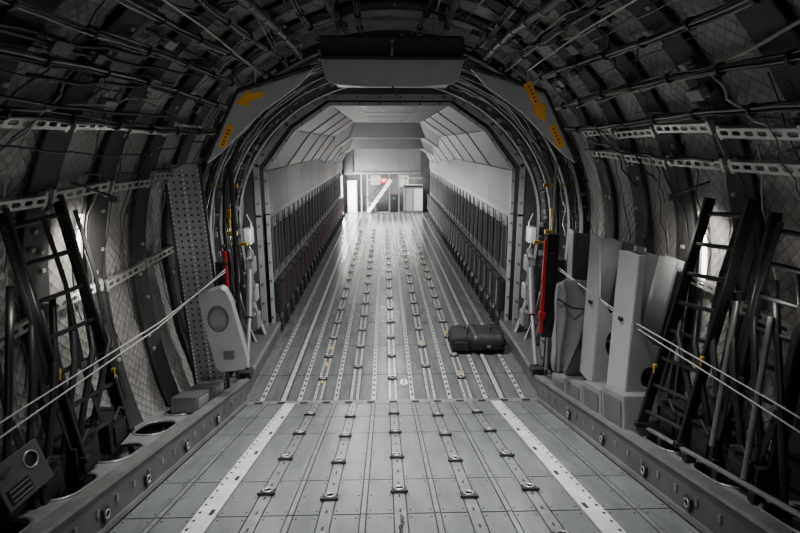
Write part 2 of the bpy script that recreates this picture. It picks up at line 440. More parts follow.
# ---------------------------------------------------------------- wall brackets (slotted rails)
def bracket_mesh(L):
    mb = MB(); h = .036
    holes = [slot(-L*.40+L*.16*i, 0, L*.11, .017) for i in range(6)]
    mb.plate([(-L/2, -h), (L/2, -h), (L/2, h), (-L/2, h)], [x[::-1] for x in holes], .008, Matrix.Identity(4))
    mb.box((0, h, -.02), (L, .006, .045)); mb.box((0, -h, -.02), (L, .006, .045))
    for a in (-L/2+.02, L/2-.02): mb.box((a, 0, -.03), (.03, .11, .06))
    return mb.mesh('slotted_bracket', [ALU], Vector((0,0,0)))
BM = bracket_mesh(.80)
lv = {-1: (3.62, 3.08, 2.15), 1: (3.58, 3.30, 2.2)}
for s in (-1, 1):
    for li, z in enumerate(lv[s]):
        for k in range(3, len(FY)-1):
            y = (FY[k]+FY[k+1])/2; zz = z+random.uniform(-.03, .03)+(.02 if k % 2 else -.02)
            t = tz(zz, s); p = Vector(prof(t)); nn, d = pn(t); q = p+nn*.145
            Z = Vector((nn.x, 0, nn.y)); X = Vector((0, 1, 0)); Y = Z.cross(X)
            o = lnk(bpy.data.objects.new('slotted_bracket', BM)); o.matrix_world = basis((q.x, y, q.y), X, Y, Z) @ Matrix.Rotation(random.uniform(-.04, .04), 4, 'Z')
            tag(o, 'pale metal slotted rail section across fuselage frames', 'bracket', 'slotted wall rails')

# ---------------------------------------------------------------- cables and ducts under the roof
def run_pts(t, y0, y1, off, wob, ph, n=24, da=0.):
    pts = []
    for i in range(n+1):
        y = y0+(y1-y0)*i/n; tt = t+da*i/n+math.sin(y*1.3+ph)*wob*.5; p = Vector(prof(tt)); nn, _ = pn(tt)
        q = p+nn*(off+.4*wob*math.sin(y*8.5+ph)); pts.append(Vector((q.x, y, q.y)))
    return pts
for i in range(60):
    t = rad(random.uniform(22, 158)); r = random.choice([.004, .005, .007, .012])
    light = i % 3 == 0; y0 = random.uniform(.8, 4.5)
    mb = MB(); mb.tube(run_pts(t, y0, min(7.3, y0+random.uniform(1.5, 5)), random.uniform(.12, .20), random.uniform(.02, .06), random.uniform(0, 6), da=random.uniform(-.1, .1)), r, 6)
    single(mb, 'cable', [CREAM if light else BLACK], 'thin pale cable running along the roof' if light else 'black cable running along the roof', 'cable', 'roof cables')
for i, a in enumerate((48, 56, 66, 82, 98, 110, 122, 128, 134, 140, 148, 40, 33)):
    pts = run_pts(rad(a), random.uniform(1.2, 2.6), 7.3, .17, .02, i*1.3)
    mb = MB()
    for k in range(7):
        o = Vector((.022*math.cos(k*.9+i), 0, .022*math.sin(k*.9+i)))
        mb.tube([p+o*(1+.35*math.sin(j*.8+k*2)) for j, p in enumerate(pts)], random.choice([.006, .009]), 5, [0, 1, 0, 0, 2, 0, 1][k])
    for j in range(2, len(pts)-1, 3): mb.tube([pts[j]-Vector((0, .012, 0)), pts[j]+Vector((0, .012, 0))], .042, 8, 0)
    single(mb, 'cable_bundle', [BLACK, ALUD, CREAM], 'tied bundle of dark and pale cables along the roof', 'cable bundle', 'roof cable bundles')
for i, (td_, r) in enumerate(((62, .045), (76, .03), (104, .035), (117, .045))):
    mb = MB(); mb.tube(run_pts(rad(td_), 3.4, 7.3, .2, .02, i), r, 10)
    for j in range(8):
        p = run_pts(rad(td_), 3.4, 7.3, .2, .02, i)[2+3*j if 2+3*j < 25 else 24]; mb.tube([p-Vector((0, .02, 0)), p+Vector((0, .02, 0))], r+.012, 10, 1)
    single(mb, 'roof_duct', [PAINT3, ALUD], 'dark insulated duct with metal clamps along the roof', 'duct', 'roof ducts')
for i in range(75):
    y = random.uniform(2.5, 7.2); t0 = rad(random.uniform(15, 150)); dt = rad(random.uniform(6, 22)); pts = []
    dy = random.uniform(-.5, .5)
    for k in range(11):
        f = k/10; tt = t0+dt*f; p = Vector(prof(tt)); nn, _ = pn(tt); q = p+nn*(.11+.06*math.sin(math.pi*f)+random.uniform(0, .008)); pts.append((q.x, y+dy*f+.03*math.sin(k*1.7+i), q.y))
    mb = MB(); mb.tube(pts, random.choice([.003, .005, .009]), 6)
    single(mb, 'cable', [CREAM if i % 3 == 0 else BLACK], 'loose looped cable across the roof frames', 'cable', 'looped roof cables')
for s in (-1, 1):
    for i in range(18):
        y = random.uniform(2.6, 7.3); pts = []; z0 = random.uniform(1.2, 2.2); z1 = random.uniform(3.0, 4.0)
        for k in range(13):
            z = z0+(z1-z0)*k/12; t = tz(z, s); p = Vector(prof(t)); nn, _ = pn(t); q = p+nn*(.12+.012*math.sin(k*2+i)); pts.append((q.x, y+.06*math.sin(k*.7+i), q.y))
        mb = MB(); mb.tube(pts, .005, 6)
        single(mb, 'cable', [BLACK if i % 4 else CREAM], 'wire running up the quilted side wall', 'cable', 'wall wires')
for i in range(46):
    y = random.uniform(7.3, 8.95); a0 = random.uniform(-20, 150); a1 = a0+random.uniform(25, 70); a1 = min(a1, 205)
    hw = 2.68-(y-7.3)*.13+random.uniform(-.04, .04); tp = hw+1.95; pts = []
    for k in range(15):
        t = rad(a0+(a1-a0)*k/14); p = Vector(prof(t, hw, tp)); nn, _ = pn(t, hw, tp); q = p+nn*.02*math.sin(k*1.3+i); pts.append((q.x, y+.03*math.sin(k+i), q.y))
    mb = MB(); mb.tube(pts, random.choice([.007, .012, .016]), 6)
    single(mb, 'cable', [[BLACK, ALUD, CREAM, PAINT2][i % 4]], 'cable bundle strand bent around the entrance ring', 'cable', 'ring cables')
for i in range(40):
    y = random.uniform(3.2, 7.3); t = rad(random.choice([random.uniform(35, 80), random.uniform(100, 145)])); p = Vector(prof(t)); nn, _ = pn(t); q = p+nn*.15
    R = Matrix.Rotation(math.atan2(nn.x, nn.y), 3, 'Y')
    mb = MB(); w = random.uniform(.05, .14); d = random.uniform(.06, .18)
    mb.box((q.x, y, q.y), (w, d, .06), 0, R)
    for a in (-1, 1): mb.tube([Vector((q.x, y, q.y))+R @ Vector((a*w*.3, -d/2-.05, 0)), Vector((q.x, y, q.y))+R @ Vector((a*w*.3, 0, 0))], .012, 8, 1)
    single(mb, 'junction_box', [LINDARK if i % 3 else PAINT2, ALUD], 'small metal junction box fixed under the roof', 'junction box', 'roof junction boxes', bevel=.008)

for s in (-1, 1):
    mb = MB(); mb.tube([(s*1.52, 6.3, 4.20), (s*1.46, 4.4, 4.26), (s*1.36, 2.4, 4.22)], .008, 6)
    mb.tube([(s*1.52, 6.3, 4.20), (s*1.54, 6.3, 4.02)], .012, 6)
    single(mb, 'control_cable', [ROPE], 'taut steel control cable under the roof', 'cable', 'control cables')
for s in (-1, 1):
    for k in range(2):
        mb = MB(); pts = [(s*2.02, 6.3, 1.90+.03*k), (s*(2.12+.02*k), 4.6, 1.84-.05*k), (s*(2.3), 3.0, 1.84-.08*k), (s*2.4, 1.2, 1.86-.10*k)]
        mb.tube(pts, .006, 6); single(mb, 'safety_rope', [ROPE], 'taut pale safety rope along the side wall', 'rope', 'safety ropes')

# ---------------------------------------------------------------- overhead central box + flap panels
r = root('overhead_box', 'black padded overhead box with pale curved lid at hold entrance', 'box', (0, 6.55, 4.0))
mb = MB(); mb.box((-.41, 6.6, 4.46), (.78, .6, .22)); mb.box((.41, 6.6, 4.46), (.78, .6, .22)); part(mb, 'padded_body', [CANVASD], r, bevel=.04, seg=4)
mb = MB(); mb.box((0, 6.55, 4.33), (1.66, .64, .035)); part(mb, 'frame', [DARK], r, bevel=.008)
mb = MB()
prf = [(-.8, 4.31), (.8, 4.31), (.74, 4.1), (.66, 4.05), (.3, 4.02), (-.3, 4.02), (-.66, 4.05), (-.74, 4.1)]
M = basis((0, 6.3, 0), Vector((1, 0, 0)), Vector((0, 0, 1)), Vector((0, -1, 0)))
mb.plate(prf, [], .05, M); mb.box((0, 6.5, 4.07), (1.3, .4, .03)); part(mb, 'lid', [PAINT], r, bevel=.012, label='pale grey lid panel')
mb = MB(); mb.tube([(0, 6.26, 4.03), (0, 6.26, 3.96), (.03, 6.26, 3.93), (.05, 6.26, 3.96)], .01, 6); part(mb, 'hook', [BLACK], r)

for s in (-1, 1):
    q = [(.86, 4.24), (1.72, 3.98), (2.16, 3.20), (2.0, 3.30), (1.46, 3.78), (1.04, 4.06)]
    pts = [(s*a, b) for a, b in q]
    if s > 0: pts = pts[::-1]
    X = Vector((1, 0, 0)); Zt = Vector((0, -1, -.12)).normalized(); Y = Zt.cross(X)
    r = root('hinged_panel', 'pale grey angled hinged panel with yellow arrow markings', 'panel', (s*1.6, 6.3, 3.9), 'angled hinged panels')
    M = basis((0, 6.3+.12*3.7, 0), X, -Y if Y.z < 0 else Y, Zt)
    mb = MB(); mb.plate(pts, [], .05, M); part(mb, 'panel_body', [PAINT], r, bevel=.012)
    mb = MB(); e0 = M @ Vector((s*.9, 4.26, 0)); e1 = M @ Vector((s*1.72, 4.01, 0)); e2 = M @ Vector((s*2.18, 3.22, 0))
    mb.tube([e0, e1, e2], .02, 6); part(mb, 'edge_seal', [BLACK], r)
    M2 = M.copy(); M2.translation = M.translation+Zt*.027
    def P(u0, v0, ang, pts_):
        ca, sa = math.cos(rad(ang)), math.sin(rad(ang))
        return [(u0+a*ca-b*sa, v0+a*sa+b*ca) for a, b in pts_]
    mb = MB()
    if s < 0: arrow = P(-1.59, 3.93, 205, [(-.17, .0), (-.02, -.04), (-.03, -.09), (.17, -.01), (.05, .08), (.04, .03), (-.13, .055)])
    else: arrow = P(1.61, 3.91, -60, [(-.22, -.045), (.08, -.04), (.08, -.09), (.28, .0), (.08, .09), (.08, .04), (-.22, .05)])
    mb.plate(arrow, [], .004, M2)
    part(mb, 'arrow_marking', [YEL], r, label='yellow arrow marking')
    mb = MB(); bar = [(-.14, -.04), (.14, -.04), (.14, .04), (-.14, .04)]
    mb.plate(P(s*1.90, 3.51, -61*s, bar), [], .004, M2)
    part(mb, 'bar_marking', [YEL], r, label='yellow bar marking')
    M3 = M.copy(); M3.translation = M.translation+Zt*.030; mb = MB()
    for k in range(5): mb.plate(P(s*1.90, 3.51, -61*s, [(-.11+.045*k, -.012), (-.09+.045*k, -.012), (-.09+.045*k, .012), (-.11+.045*k, .012)]), [], .004, M3)
    if s > 0:
        for k in range(5): mb.plate(P(1.61, 3.91, -60, [(-.18+.045*k, -.010), (-.16+.045*k, -.010), (-.16+.045*k, .014), (-.18+.045*k, .014)]), [], .004, M3)
    part(mb, 'lettering', [BLACK], r, kind='stuff', label='small dark characters on the yellow markings')

# ---------------------------------------------------------------- folded troop seats in the forward hold
def seat(red):
    r = root('folded_seat', 'black folded wall seat, dark back panel' + (', dark red strap' if red else ', pale strap'), 'seat', (0, 0, -60), 'folded seats along the %s wall' % ('red-strapped' if red else 'plain'))
    mb = MB(); w = .22
    mb.tube([(.05, -w, 1.02), (.05, -w, 2.12), (.05, w, 2.12), (.05, w, 1.02)], .010, 6); mb.box((.04, 0, 1.98), (.02, .44, .02)); part(mb, 'back_frame', [PAINT3], r, local=True, label='dark grey tube back frame')
    mb = MB(); mb.box((.03, 0, 1.52), (.03, .30, .80)); part(mb, 'back_webbing', [FABRIC], r, local=True, bevel=.008)
    mb = MB(); mb.box((.10, 0, .66), (.13, .58, .62)); mb.box((.15, 0, .98), (.10, .54, .09)); part(mb, 'seat_pan', [FABRIC], r, local=True, bevel=.04, seg=3)
    for a in (-.22, .22):
        mb = MB(); mb.tube([(.10, a, .36), (.14, a, .0)], .016, 6); mb.box((.14, a, .01), (.07, .05, .02)); part(mb, 'leg', [DARK], r, local=True)
    if red:
        mb = MB(); mb.box((.172, .12, .78), (.012, .03, .3)); part(mb, 'strap', [REDD], r, local=True, label='dark red strap')
    else:
        mb = MB(); mb.box((.172, .12, .7), (.012, .02, .5)); mb.tube([(.17, -.1, .4), (.19, -.02, .32), (.17, .08, .4)], .008, 6); part(mb, 'strap', [CREAM], r, local=True, label='pale strap')
    return r
for s in (-1, 1):
    b = seat(s < 0)
    for k in range(27 if s > 0 else 25): dup(b, (s*2.165, 9.75+.62*k, .0), (0, 0, 0 if s < 0 else math.pi))
    for c in list(b.children): bpy.data.objects.remove(c)
    bpy.data.objects.remove(b)

# ---------------------------------------------------------------- far bulkhead
mb = MB()
mb.plate([(2.2, 2.0)]+[(x*1.05, z+.1) for x, z in P2[1:7]]+[(-2.2, 2.0)], [], .06, basis((0, 26.85, 0), Vector((1, 0, 0)), Vector((0, 0, 1)), Vector((0, -1, 0))))
mb.box((0, 27.75, 1.0), (4.4, .06, 2.2), 3)
for x in (-1.25, -.95, .15, .62): mb.box((x, 26.85, 1.0), (.06, .08, 2.0), 2)
mb.box((0, 26.8, 1.98), (4.2, .1, .08), 2); mb.box((.9, 27.7, 1.55), (.5, .06, .6), 1); mb.box((-.55, 27.7, 1.6), (.5, .06, .5), 1)
mb.box((-.4, 26.82, 1.66), (1.1, .06, .04), 2); mb.box((1.2, 26.82, 1.72), (1.2, .06, .05), 2)
for x in (-1.9, 1.95): mb.box((x, 26.75, 2.5), (.5, .06, 1.2), 3)
struct(mb, 'wall_front', [PAINT2, PAINTM, ALU, PAINT3])
mb = MB(); mb.box((0, 27.2, -.06), (4.4, .9, .1)); struct(mb, 'floor_front', [PAINT2])
mb = MB(); mb.box((-2.3, 25.9, .95), (.03, 1.0, 1.9), 0); mb.box((-2.2, 25.36, .97), (.12, .06, 2.0), 1); mb.box((-2.2, 26.42, .97), (.12, .06, 2.0), 1)
mb.box((-2.2, 25.9, 1.95), (.12, 1.1, .06), 1); struct(mb, 'door_1', [DAY, PAINT])
r = root('galley_cabinet', 'grey and white galley cabinet at the front bulkhead', 'cabinet', (1.2, 27.2, 0))
mb = MB(); mb.box((1.35, 27.2, .7), (1.0, .5, 1.4)); part(mb, 'body', [PAINT2], r, bevel=.02)
for x in (1.1, 1.6):
    mb = MB(); mb.box((x, 26.94, .66), (.44, .02, 1.1)); part(mb, 'door', [WHITE if x > 1.3 else PAINT], r, bevel=.01)
mb = MB(); mb.box((1.35, 26.92, 1.32), (.9, .03, .05)); part(mb, 'handle', [DARK], r)
r = root('side_cabinet', 'narrow bright white cabinet at the front bulkhead', 'cabinet', (-1.6, 27.2, 0))
mb = MB(); mb.box((-1.72, 27.2, .8), (.46, .5, 1.6)); part(mb, 'body', [WHITE], r, bevel=.02)
mb = MB(); mb.box((-1.72, 26.93, .8), (.36, .02, 1.3)); part(mb, 'door', [WHITE], r)
r = root('access_stair', 'white inclined access stair with handrail at the bulkhead', 'stair', (-.3, 26.4, 0))
mb = MB(); mb.box((-.35, 26.5, .88), (.16, .12, 1.95), 0, Matrix.Rotation(rad(36), 3, 'Y')); part(mb, 'stringer', [WHITE], r)
for k in range(5):
    mb = MB(); mb.box((-.78+k*.2+.08, 26.62, .3+.29*k), (.26, .24, .04)); part(mb, 'tread', [ALU], r)
mb = MB(); mb.tube([(-1.0, 26.4, .75), (.2, 26.4, 1.85)], .02, 6); part(mb, 'handrail', [DARK], r)
mb = MB(); mb.box((-.1, 27.35, 1.58), (.42, .2, .24)); mb.box((-.1, 27.24, 1.58), (.2, .02, .04), 1); single(mb, 'first_aid_box', [RED, WHITE], 'small red equipment box on the front bulkhead', 'box', bevel=.02)
mb = MB(); mb.box((.38, 27.3, .45), (.4, .3, .9)); mb.box((.38, 27.14, .7), (.12, .02, .06), 1); single(mb, 'equipment_bin', [DARK, TEAL], 'dark equipment bin with teal tag by the bulkhead', 'bin', bevel=.02)
mb = MB(); mb.box((.95, 26.74, 1.80), (.14, .05, .07)); mb.box((.95, 26.76, .9), (.03, .03, 1.8), 1); single(mb, 'warning_placard', [YELD, PAINT3], 'small yellow warning placard on post near the bulkhead', 'sign')
r = root('cargo_case', 'dark grey case stacked by the bulkhead', 'case', (-.75, 27.2, 0))
mb = MB(); mb.box((-.75, 27.25, .3), (.5, .4, .6)); part(mb, 'body', [PAINT3], r, bevel=.03)
mb = MB(); mb.box((-.75, 27.03, .5), (.44, .02, .05)); part(mb, 'latch', [ALU], r)

# ---------------------------------------------------------------- left side equipment
r = root('perforated_panel', 'tall grey perforated panel with rows of pale studs', 'panel', (-2.4, 6.35, .4))
ax = Vector((.14, 0, -2.75)).normalized()
X = Vector((1, .25, 0)).normalized(); Zn = X.cross(-ax).normalized(); Yv = -ax
M = basis((-2.32, 6.2, 1.78), X, Yv, Zn)
mb = MB()
holes = [oval(-.11+.073*i, -1.28+.075*j, .013, .016, 6)[::-1] for i in range(4) for j in range(35)]
mb.plate([(-.18, -1.39), (.18, -1.39), (.18, 1.39), (-.18, 1.39)], holes, .012, M); part(mb, 'perforated_sheet', [PAINTM], r)
for a in (-.19, .19):
    mb = MB(); mb.plate([(a-.014, -1.40), (a+.014, -1.40), (a+.014, 1.40), (a-.014, 1.40)], [], .08, M); part(mb, 'edge_channel', [DARK], r)
mb = MB(); mb.plate([(-.15, -1.38), (.15, -1.38), (.15, 1.38), (-.15, 1.38)], [], .004, M @ Matrix.Translation((0, 0, -.03))); part(mb, 'backing', [DARK], r)
mb = MB()
for j in range(54):
    for a in (-.165, .0, .165):
        p = M @ Vector((a, -1.32+.05*j, .025)); mb.box(p, (.016, .01, .022))
part(mb, 'stud', [WHITE], r, kind='stuff', label='rows of bright studs')
mb = MB(); mb.tube([(-1.98, 6.7, 3.1), (-2.02, 6.7, .5)], .03, 8)
single(mb, 'support_pole', [DARK], 'dark upright support pole beside the perforated panel', 'pole')
mb = MB(); mb.tube([(1.98, 6.5, 3.2), (2.02, 6.5, .5)], .018, 8)
single(mb, 'support_pole', [ALUD], 'slim bare metal upright pole by the red bar', 'pole')

r = root('speaker_housing', 'grey angular housing with round grille', 'housing', (-1.98, 6.0, .55))
M = basis((-1.98, 6.0, 1.28), Vector((1, .1, 0)).normalized(), Vector((0, 0, 1)), Vector((.1, -1, 0)).normalized())
mb = MB(); out = [(-.25, .40), (-.22, .46), (.0, .52), (.05, .48), (.10, .36), (.22, -.26), (.24, -.42), (.20, -.48), (-.06, -.50), (-.11, -.46), (-.19, -.05)]
mb.plate(out[::-1], [oval(-.05, .16, .11, .15)], .03, M @ Matrix.Translation((0, 0, .08))); mb.plate(out[::-1], [], .02, M @ Matrix.Translation((0, 0, -.08)))
for i in range(len(out)):
    a = out[i]; b = out[(i+1) % len(out)]
    c = [M @ Vector((a[0], a[1], .08)), M @ Vector((b[0], b[1], .08)), M @ Vector((b[0], b[1], -.08)), M @ Vector((a[0], a[1], -.08))]
    mb.add(c, [(0,1,2,3)])
part(mb, 'body', [PAINTM], r, bevel=0)
mb = MB(); mb.plate(oval(-.05, .16, .11, .15), [], .01, M @ Matrix.Translation((0, 0, .065))); part(mb, 'grille', [PAINT2], r)
mb = MB(); PP = oval(-.05, .16, .11, .15); mb.tube([M @ Vector((a, b, .097)) for a, b in PP+PP[:1]], .010, 6); part(mb, 'grille_rim', [PAINT3], r)
mb = MB(); mb.plate([(-.02, -.34), (.1, -.34), (.1, -.24), (-.02, -.24)], [], .006, M @ Matrix.Translation((0, 0, .1))); part(mb, 'data_plate', [PAINT3], r)

def extinguisher(x, y, z0, z1, rr, lab):
    r = root('fire_extinguisher', lab, 'fire extinguisher', (x, y, z0))
    mb = MB(); mb.tube([(x, y, z0), (x, y, z0+.03), (x, y, z1-.05), (x, y, z1)], rr, 16); part(mb, 'cylinder', [RED], r, bevel=.012)
    mb = MB(); mb.tube([(x, y, z1), (x, y, z1+.06)], rr*.35, 8); mb.box((x, y-.03, z1+.07), (.03, .12, .02)); part(mb, 'valve', [BLACK], r)
    mb = MB(); mb.tube([(x, y-.02, z1+.04), (x+.07, y-.05, z1+.02), (x+.08, y-.05, z1-.2), (x+.06, y-.05, z0+.1)], .012, 6); part(mb, 'hose', [BLACK], r)
    for f in (.25, .75):
        mb = MB(); mb.tube([(x, y, z0+(z1-z0)*f-.015), (x, y, z0+(z1-z0)*f+.015)], rr+.006, 16); part(mb, 'mounting_band', [DARK], r)
extinguisher(-2.06, 6.45, 1.5, 2.12, .028, 'slim red fire extinguisher strapped upright by the entrance')
r = root('red_strap_bar', 'long red bar with black padded backing standing upright', 'bar', (1.9, 6.4, .9))
mb = MB(); mb.box((1.87, 6.36, 1.66), (.045, .04, 1.2)); mb.box((1.87, 6.35, 1.3), (.08, .05, .1)); part(mb, 'red_bar', [RED], r, bevel=.01, label='red bar')
mb = MB(); mb.box((1.97, 6.45, 1.65), (.16, .12, 1.35)); mb.box((1.97, 6.36, 1.9), (.1, .06, .4)); part(mb, 'padding', [FABRIC], r, bevel=.03)

for s in (-1, 1):
    for k in range(3):
        z = .5+.55*k
        r = root('equipment_box', 'grey equipment box mounted beside the hold entrance', 'box', (s*2.36, 7.3, z-.2), 'entrance equipment boxes')
        mb = MB(); mb.box((s*2.34, 7.25+.1*k, z), (.24, .5-.08*k, .42)); part(mb, 'body', [PAINT3 if k % 2 else LINDARK], r, bevel=.02)
        mb = MB(); mb.box((s*2.21, 7.25+.1*k, z), (.02, .36-.08*k, .3)); part(mb, 'cover', [PAINT2], r, bevel=.006)
        mb = MB(); mb.box((s*2.19, 7.25+.1*k, z+.1), (.02, .12, .02)); part(mb, 'handle', [BLACK], r)
    for k in range(4):
        z = .55+.48*k
        r = root('valve_unit', 'small grey valve unit on the entrance side frame', 'valve unit', (s*2.2, 8.3, z-.15), 'entrance valve units')
        mb = MB(); mb.box((s*2.24, 8.5-.05*k, z), (.12, .24, .26)); part(mb, 'body', [PAINTM if k % 2 else PAINT2], r, bevel=.02)
        mb = MB(); mb.tube([(s*2.2, 8.3, z+.06), (s*2.16, 8.25, z+.2), (s*2.24, 8.3, z+.34)], .012, 6); part(mb, 'pipe', [ALUD], r)
    for k in range(7):
        mb = MB(); x = s*(2.10+.03*k); y = 6.75+.14*k
        mb.tube([(x, y, .3), (x+s*.02, y+.05, .9), (x-s*.02, y, 1.5), (x+s*.05, y+.05, 2.3), (x+s*.02, y+.1, 2.9), (x-s*.14, y+.1, 3.3)], .012 if k % 2 else .022, 8)
        single(mb, 'hose', [[BLACK, ALUD, BLACK, PAINT2][k % 4]], 'flexible hose rising beside the hold entrance', 'hose', 'entrance hoses')
    mb = MB(); mb.box((s*2.16, 7.1, 2.50), (.06, .06, .10)); mb.tube([(s*2.16, 7.1, 2.3), (s*2.16, 7.1, 2.48)], .016, 8); mb.box((s*2.12, 7.0, 2.25), (.16, .04, .06))
    single(mb, 'release_handle', [YELD], 'yellow emergency release handle by the entrance', 'handle', 'release handles', bevel=.008)
    for k, (yy, zz) in enumerate(((7.3, 2.85), (7.6, 2.0), (7.0, 1.3))):
        mb = MB(); mb.box((s*2.12, yy, zz), (.09, .04, .05)); mb.tube([(s*2.12, yy, zz), (s*2.4, yy, zz)], .008, 6)
        single(mb, 'warning_tag', [YELD], 'small yellow tag on the entrance frame', 'tag', 'entrance warning tags')
    r = root('ramp_actuator', 'dark grey hydraulic ramp strut beside the ramp hinge', 'actuator', (s*2.05, 7.3, .25), 'ramp actuators')
    mb = MB(); mb.tube([(s*2.3, 8.6, 1.7), (s*2.14, 7.7, .85)], .06, 12); part(mb, 'barrel', [PAINT3], r)
    mb = MB(); mb.tube([(s*2.14, 7.7, .85), (s*2.06, 7.1, .3)], .03, 12); part(mb, 'rod', [PAINT2], r)
    mb = MB(); mb.box((s*2.06, 7.05, .25), (.16, .2, .1)); part(mb, 'clevis', [DARK], r, bevel=.01)

# ladders
def ladder(s, pt, pb, qt, qb, n, lab, latch=True):
    pt, pb, qt, qb = map(Vector, (pt, pb, qt, qb))
    r = root('ladder', lab, 'ladder', (pb+qb)/2)
    for a, b in ((pt, pb), (qt, qb)):
        d = (a-b).normalized(); X = Vector((0, 1, 0)); Z = d.cross(X).normalized(); X = Z.cross(d).normalized()*-1
        M = basis((a+b)/2, Z, X, d).to_3x3()
        mb = MB(); mb.box((a+b)/2, (.085, .032, (a-b).length), 0, M); part(mb, 'rail', [BLACK], r, bevel=.006)
    for i in range(n):
        f = (i+.5)/n; a = pt.lerp(pb, f); b = qt.lerp(qb, f)
        mb = MB(); mb.tube([a, b], .018, 8); part(mb, 'rung', [DARK], r)
    for a in (pb, qb):
        mb = MB(); mb.box(a, (.12, .06, .05)); part(mb, 'foot', [DARK], r, bevel=.01)
    if latch:
        for a in (pt.lerp(pb, .72), qt.lerp(qb, .62)):
            mb = MB(); mb.box(a-Vector((s*.05, 0.02, 0)), (.025, .03, .03)); mb.tube([a-Vector((s*.05, 0, -.01)), a-Vector((s*.06, .03, .06))], .006, 6); part(mb, 'latch', [YELD], r, label='yellow latch')
ladder(-1, (-2.53, 4.05, 3.03), (-2.27, 4.1, 1.08), (-2.53, 3.45, 3.0), (-2.27, 3.45, 1.22), 7, 'black folding ladder leaning on quilted wall, yellow latches')
ladder(1, (2.50, 4.2, 2.98), (2.15, 4.2, 1.0), (2.50, 3.7, 3.02), (2.22, 3.7, 1.1), 8, 'black folding ladder leaning on quilted wall, yellow latches')
ladder(1, (2.53, 3.5, 2.95), (2.32, 3.4, 1.15), (2.53, 3.05, 2.95), (2.36, 2.95, 1.25), 8, 'black ladder stowed flat against the side wall', False)

for s in (-1, 1):
    for k in range(9):
        mb = MB(); y = 2.5+.2*k
        mb.tube([(s*(2.52), y+.3, 2.8-.1*k), (s*(2.42-.02*k), y-.1, 1.9), (s*(2.3+.01*k), y-.35, 1.15)], .024, 8)
        single(mb, 'stowed_strut', [BLACK if k % 2 else DARK], 'dark stowed strut leaning against the side wall', 'strut', 'stowed struts')
    for k in range(4):
        mb = MB(); y = 3.0+.4*k; pts = [(s*2.5, y, 2.9), (s*2.44, y+.05, 2.4), (s*2.36, y-.02, 1.8), (s*2.3, y+.03, 1.3)]
        for a in range(3):
            p, q = Vector(pts[a]), Vector(pts[a+1]); m = (p+q)/2; d = (p-q).normalized(); Y = Vector((0, 1, 0)); Xx = Y.cross(d).normalized()
            mb.box(m, (.008, .05, (p-q).length), 0, basis((0,0,0), Xx, d.cross(Xx), d).to_3x3())
        mb.box(pts[2], (.03, .07, .05), 1)
        single(mb, 'hanging_strap', [FABRIC, ALUD], 'black webbing strap with metal buckle hanging on the wall', 'strap', 'hanging wall straps')
    for k in range(3):
        mb = MB(); y = 3.1+.45*k; z = 1.25-.06*k
        mb.box((s*2.38, y, z), (.22, .3, .26)); mb.box((s*2.26, y, z), (.02, .2, .16), 1); mb.tube([(s*2.25, y-.1, z+.14), (s*2.25, y, z+.2), (s*2.25, y+.1, z+.14)], .012, 6, 1)
        single(mb, 'stowage_pouch', [FABRIC, DARK], 'black fabric stowage pouch at the foot of the wall', 'pouch', 'stowage pouches', bevel=.04)
for k in range(2):
    mb = MB(); mb.tube([(2.42, 3.6-.35*k, 2.3), (2.22, 3.35-.35*k, 1.3-.02*k)], .02, 8)
    single(mb, 'metal_strut', [ALUD], 'bare metal strut leaning among black struts', 'strut', 'bare metal struts')

# dark control unit at the left wall
r = root('control_unit', 'dark grey control unit with round port and vent slots', 'control unit', (-2.4, 2.9, 1.22))
Zp = Vector((.95, -.15, .28)).normalized(); Xp = Vector((0, 1, 0)); Xp = (Xp-Zp*Xp.dot(Zp)).normalized(); Yp = Zp.cross(Xp)
M = basis((-2.28, 2.9, 1.47), Xp, Yp, Zp)
mb = MB(); mb.plate([(-.17, -.14), (.17, -.14), (.17, .14), (-.17, .14)], [oval(.08, .05, .045, .045, 20)[::-1]], .02, M); part(mb, 'face', [PAINT3], r, bevel=.005)
mb = MB(); mb.box((-2.38, 2.92, 1.40), (.16, .32, .34)); part(mb, 'body', [LINDARK], r, bevel=.02)
mb = MB(); PP = oval(.08, .05, .05, .05); mb.tube([M @ Vector((a, b, .012)) for a, b in PP+PP[:1]], .006, 6); part(mb, 'port_rim', [ALU], r)
mb = MB(); mb.plate(oval(.08, .05, .045, .045), [], .01, M @ Matrix.Translation((0, 0, -.006))); part(mb, 'port', [BLACK], r)
mb = MB(); mb.plate([(-.14, -.11), (.02, -.11), (.02, -.02), (-.14, -.02)], [], .008, M @ Matrix.Translation((0, 0, .012))); part(mb, 'vent', [BLACK], r)
for k in range(3):
    mb = MB(); mb.plate([(-.13, -.10+.03*k), (.01, -.10+.03*k), (.01, -.093+.03*k), (-.13, -.093+.03*k)], [], .006, M @ Matrix.Translation((0, 0, .018))); part(mb, 'vent_slat', [PAINT2], r)

# ---------------------------------------------------------------- right side equipment
r = root('canvas_cover', 'loose grey canvas cover draped on the side wall', 'cover', (2.05, 5.75, .8))
mb = MB(); n = 40; rows = []
for j, (z, a, b, dx) in enumerate([(.80, .05, .03, -.10), (.84, .08, .05, -.09), (.95, .11, .07, -.07), (1.08, .13, .075, -.05), (1.2, .155, .08, -.03), (1.35, .175, .08, -.01), (1.5, .19, .075, .01), (1.65, .205, .065, .02), (1.8, .215, .05, .03), (1.88, .215, .035, .03), (1.91, .21, .012, .03)]):
    rows.append([(2.02+dx+a*math.copysign(abs(math.cos(t))**.5, math.cos(t))+.012*math.sin(3*t+j*1.1), 5.75+b*math.copysign(abs(math.sin(t))**.5, math.sin(t))+.035*math.sin(9*math.cos(t)+j*.35)*(1-abs(math.cos(t))**4), z-.05*math.cos(t)*math.cos(t)*(j > 7)) for t in [2*math.pi*i/n for i in range(n)]])
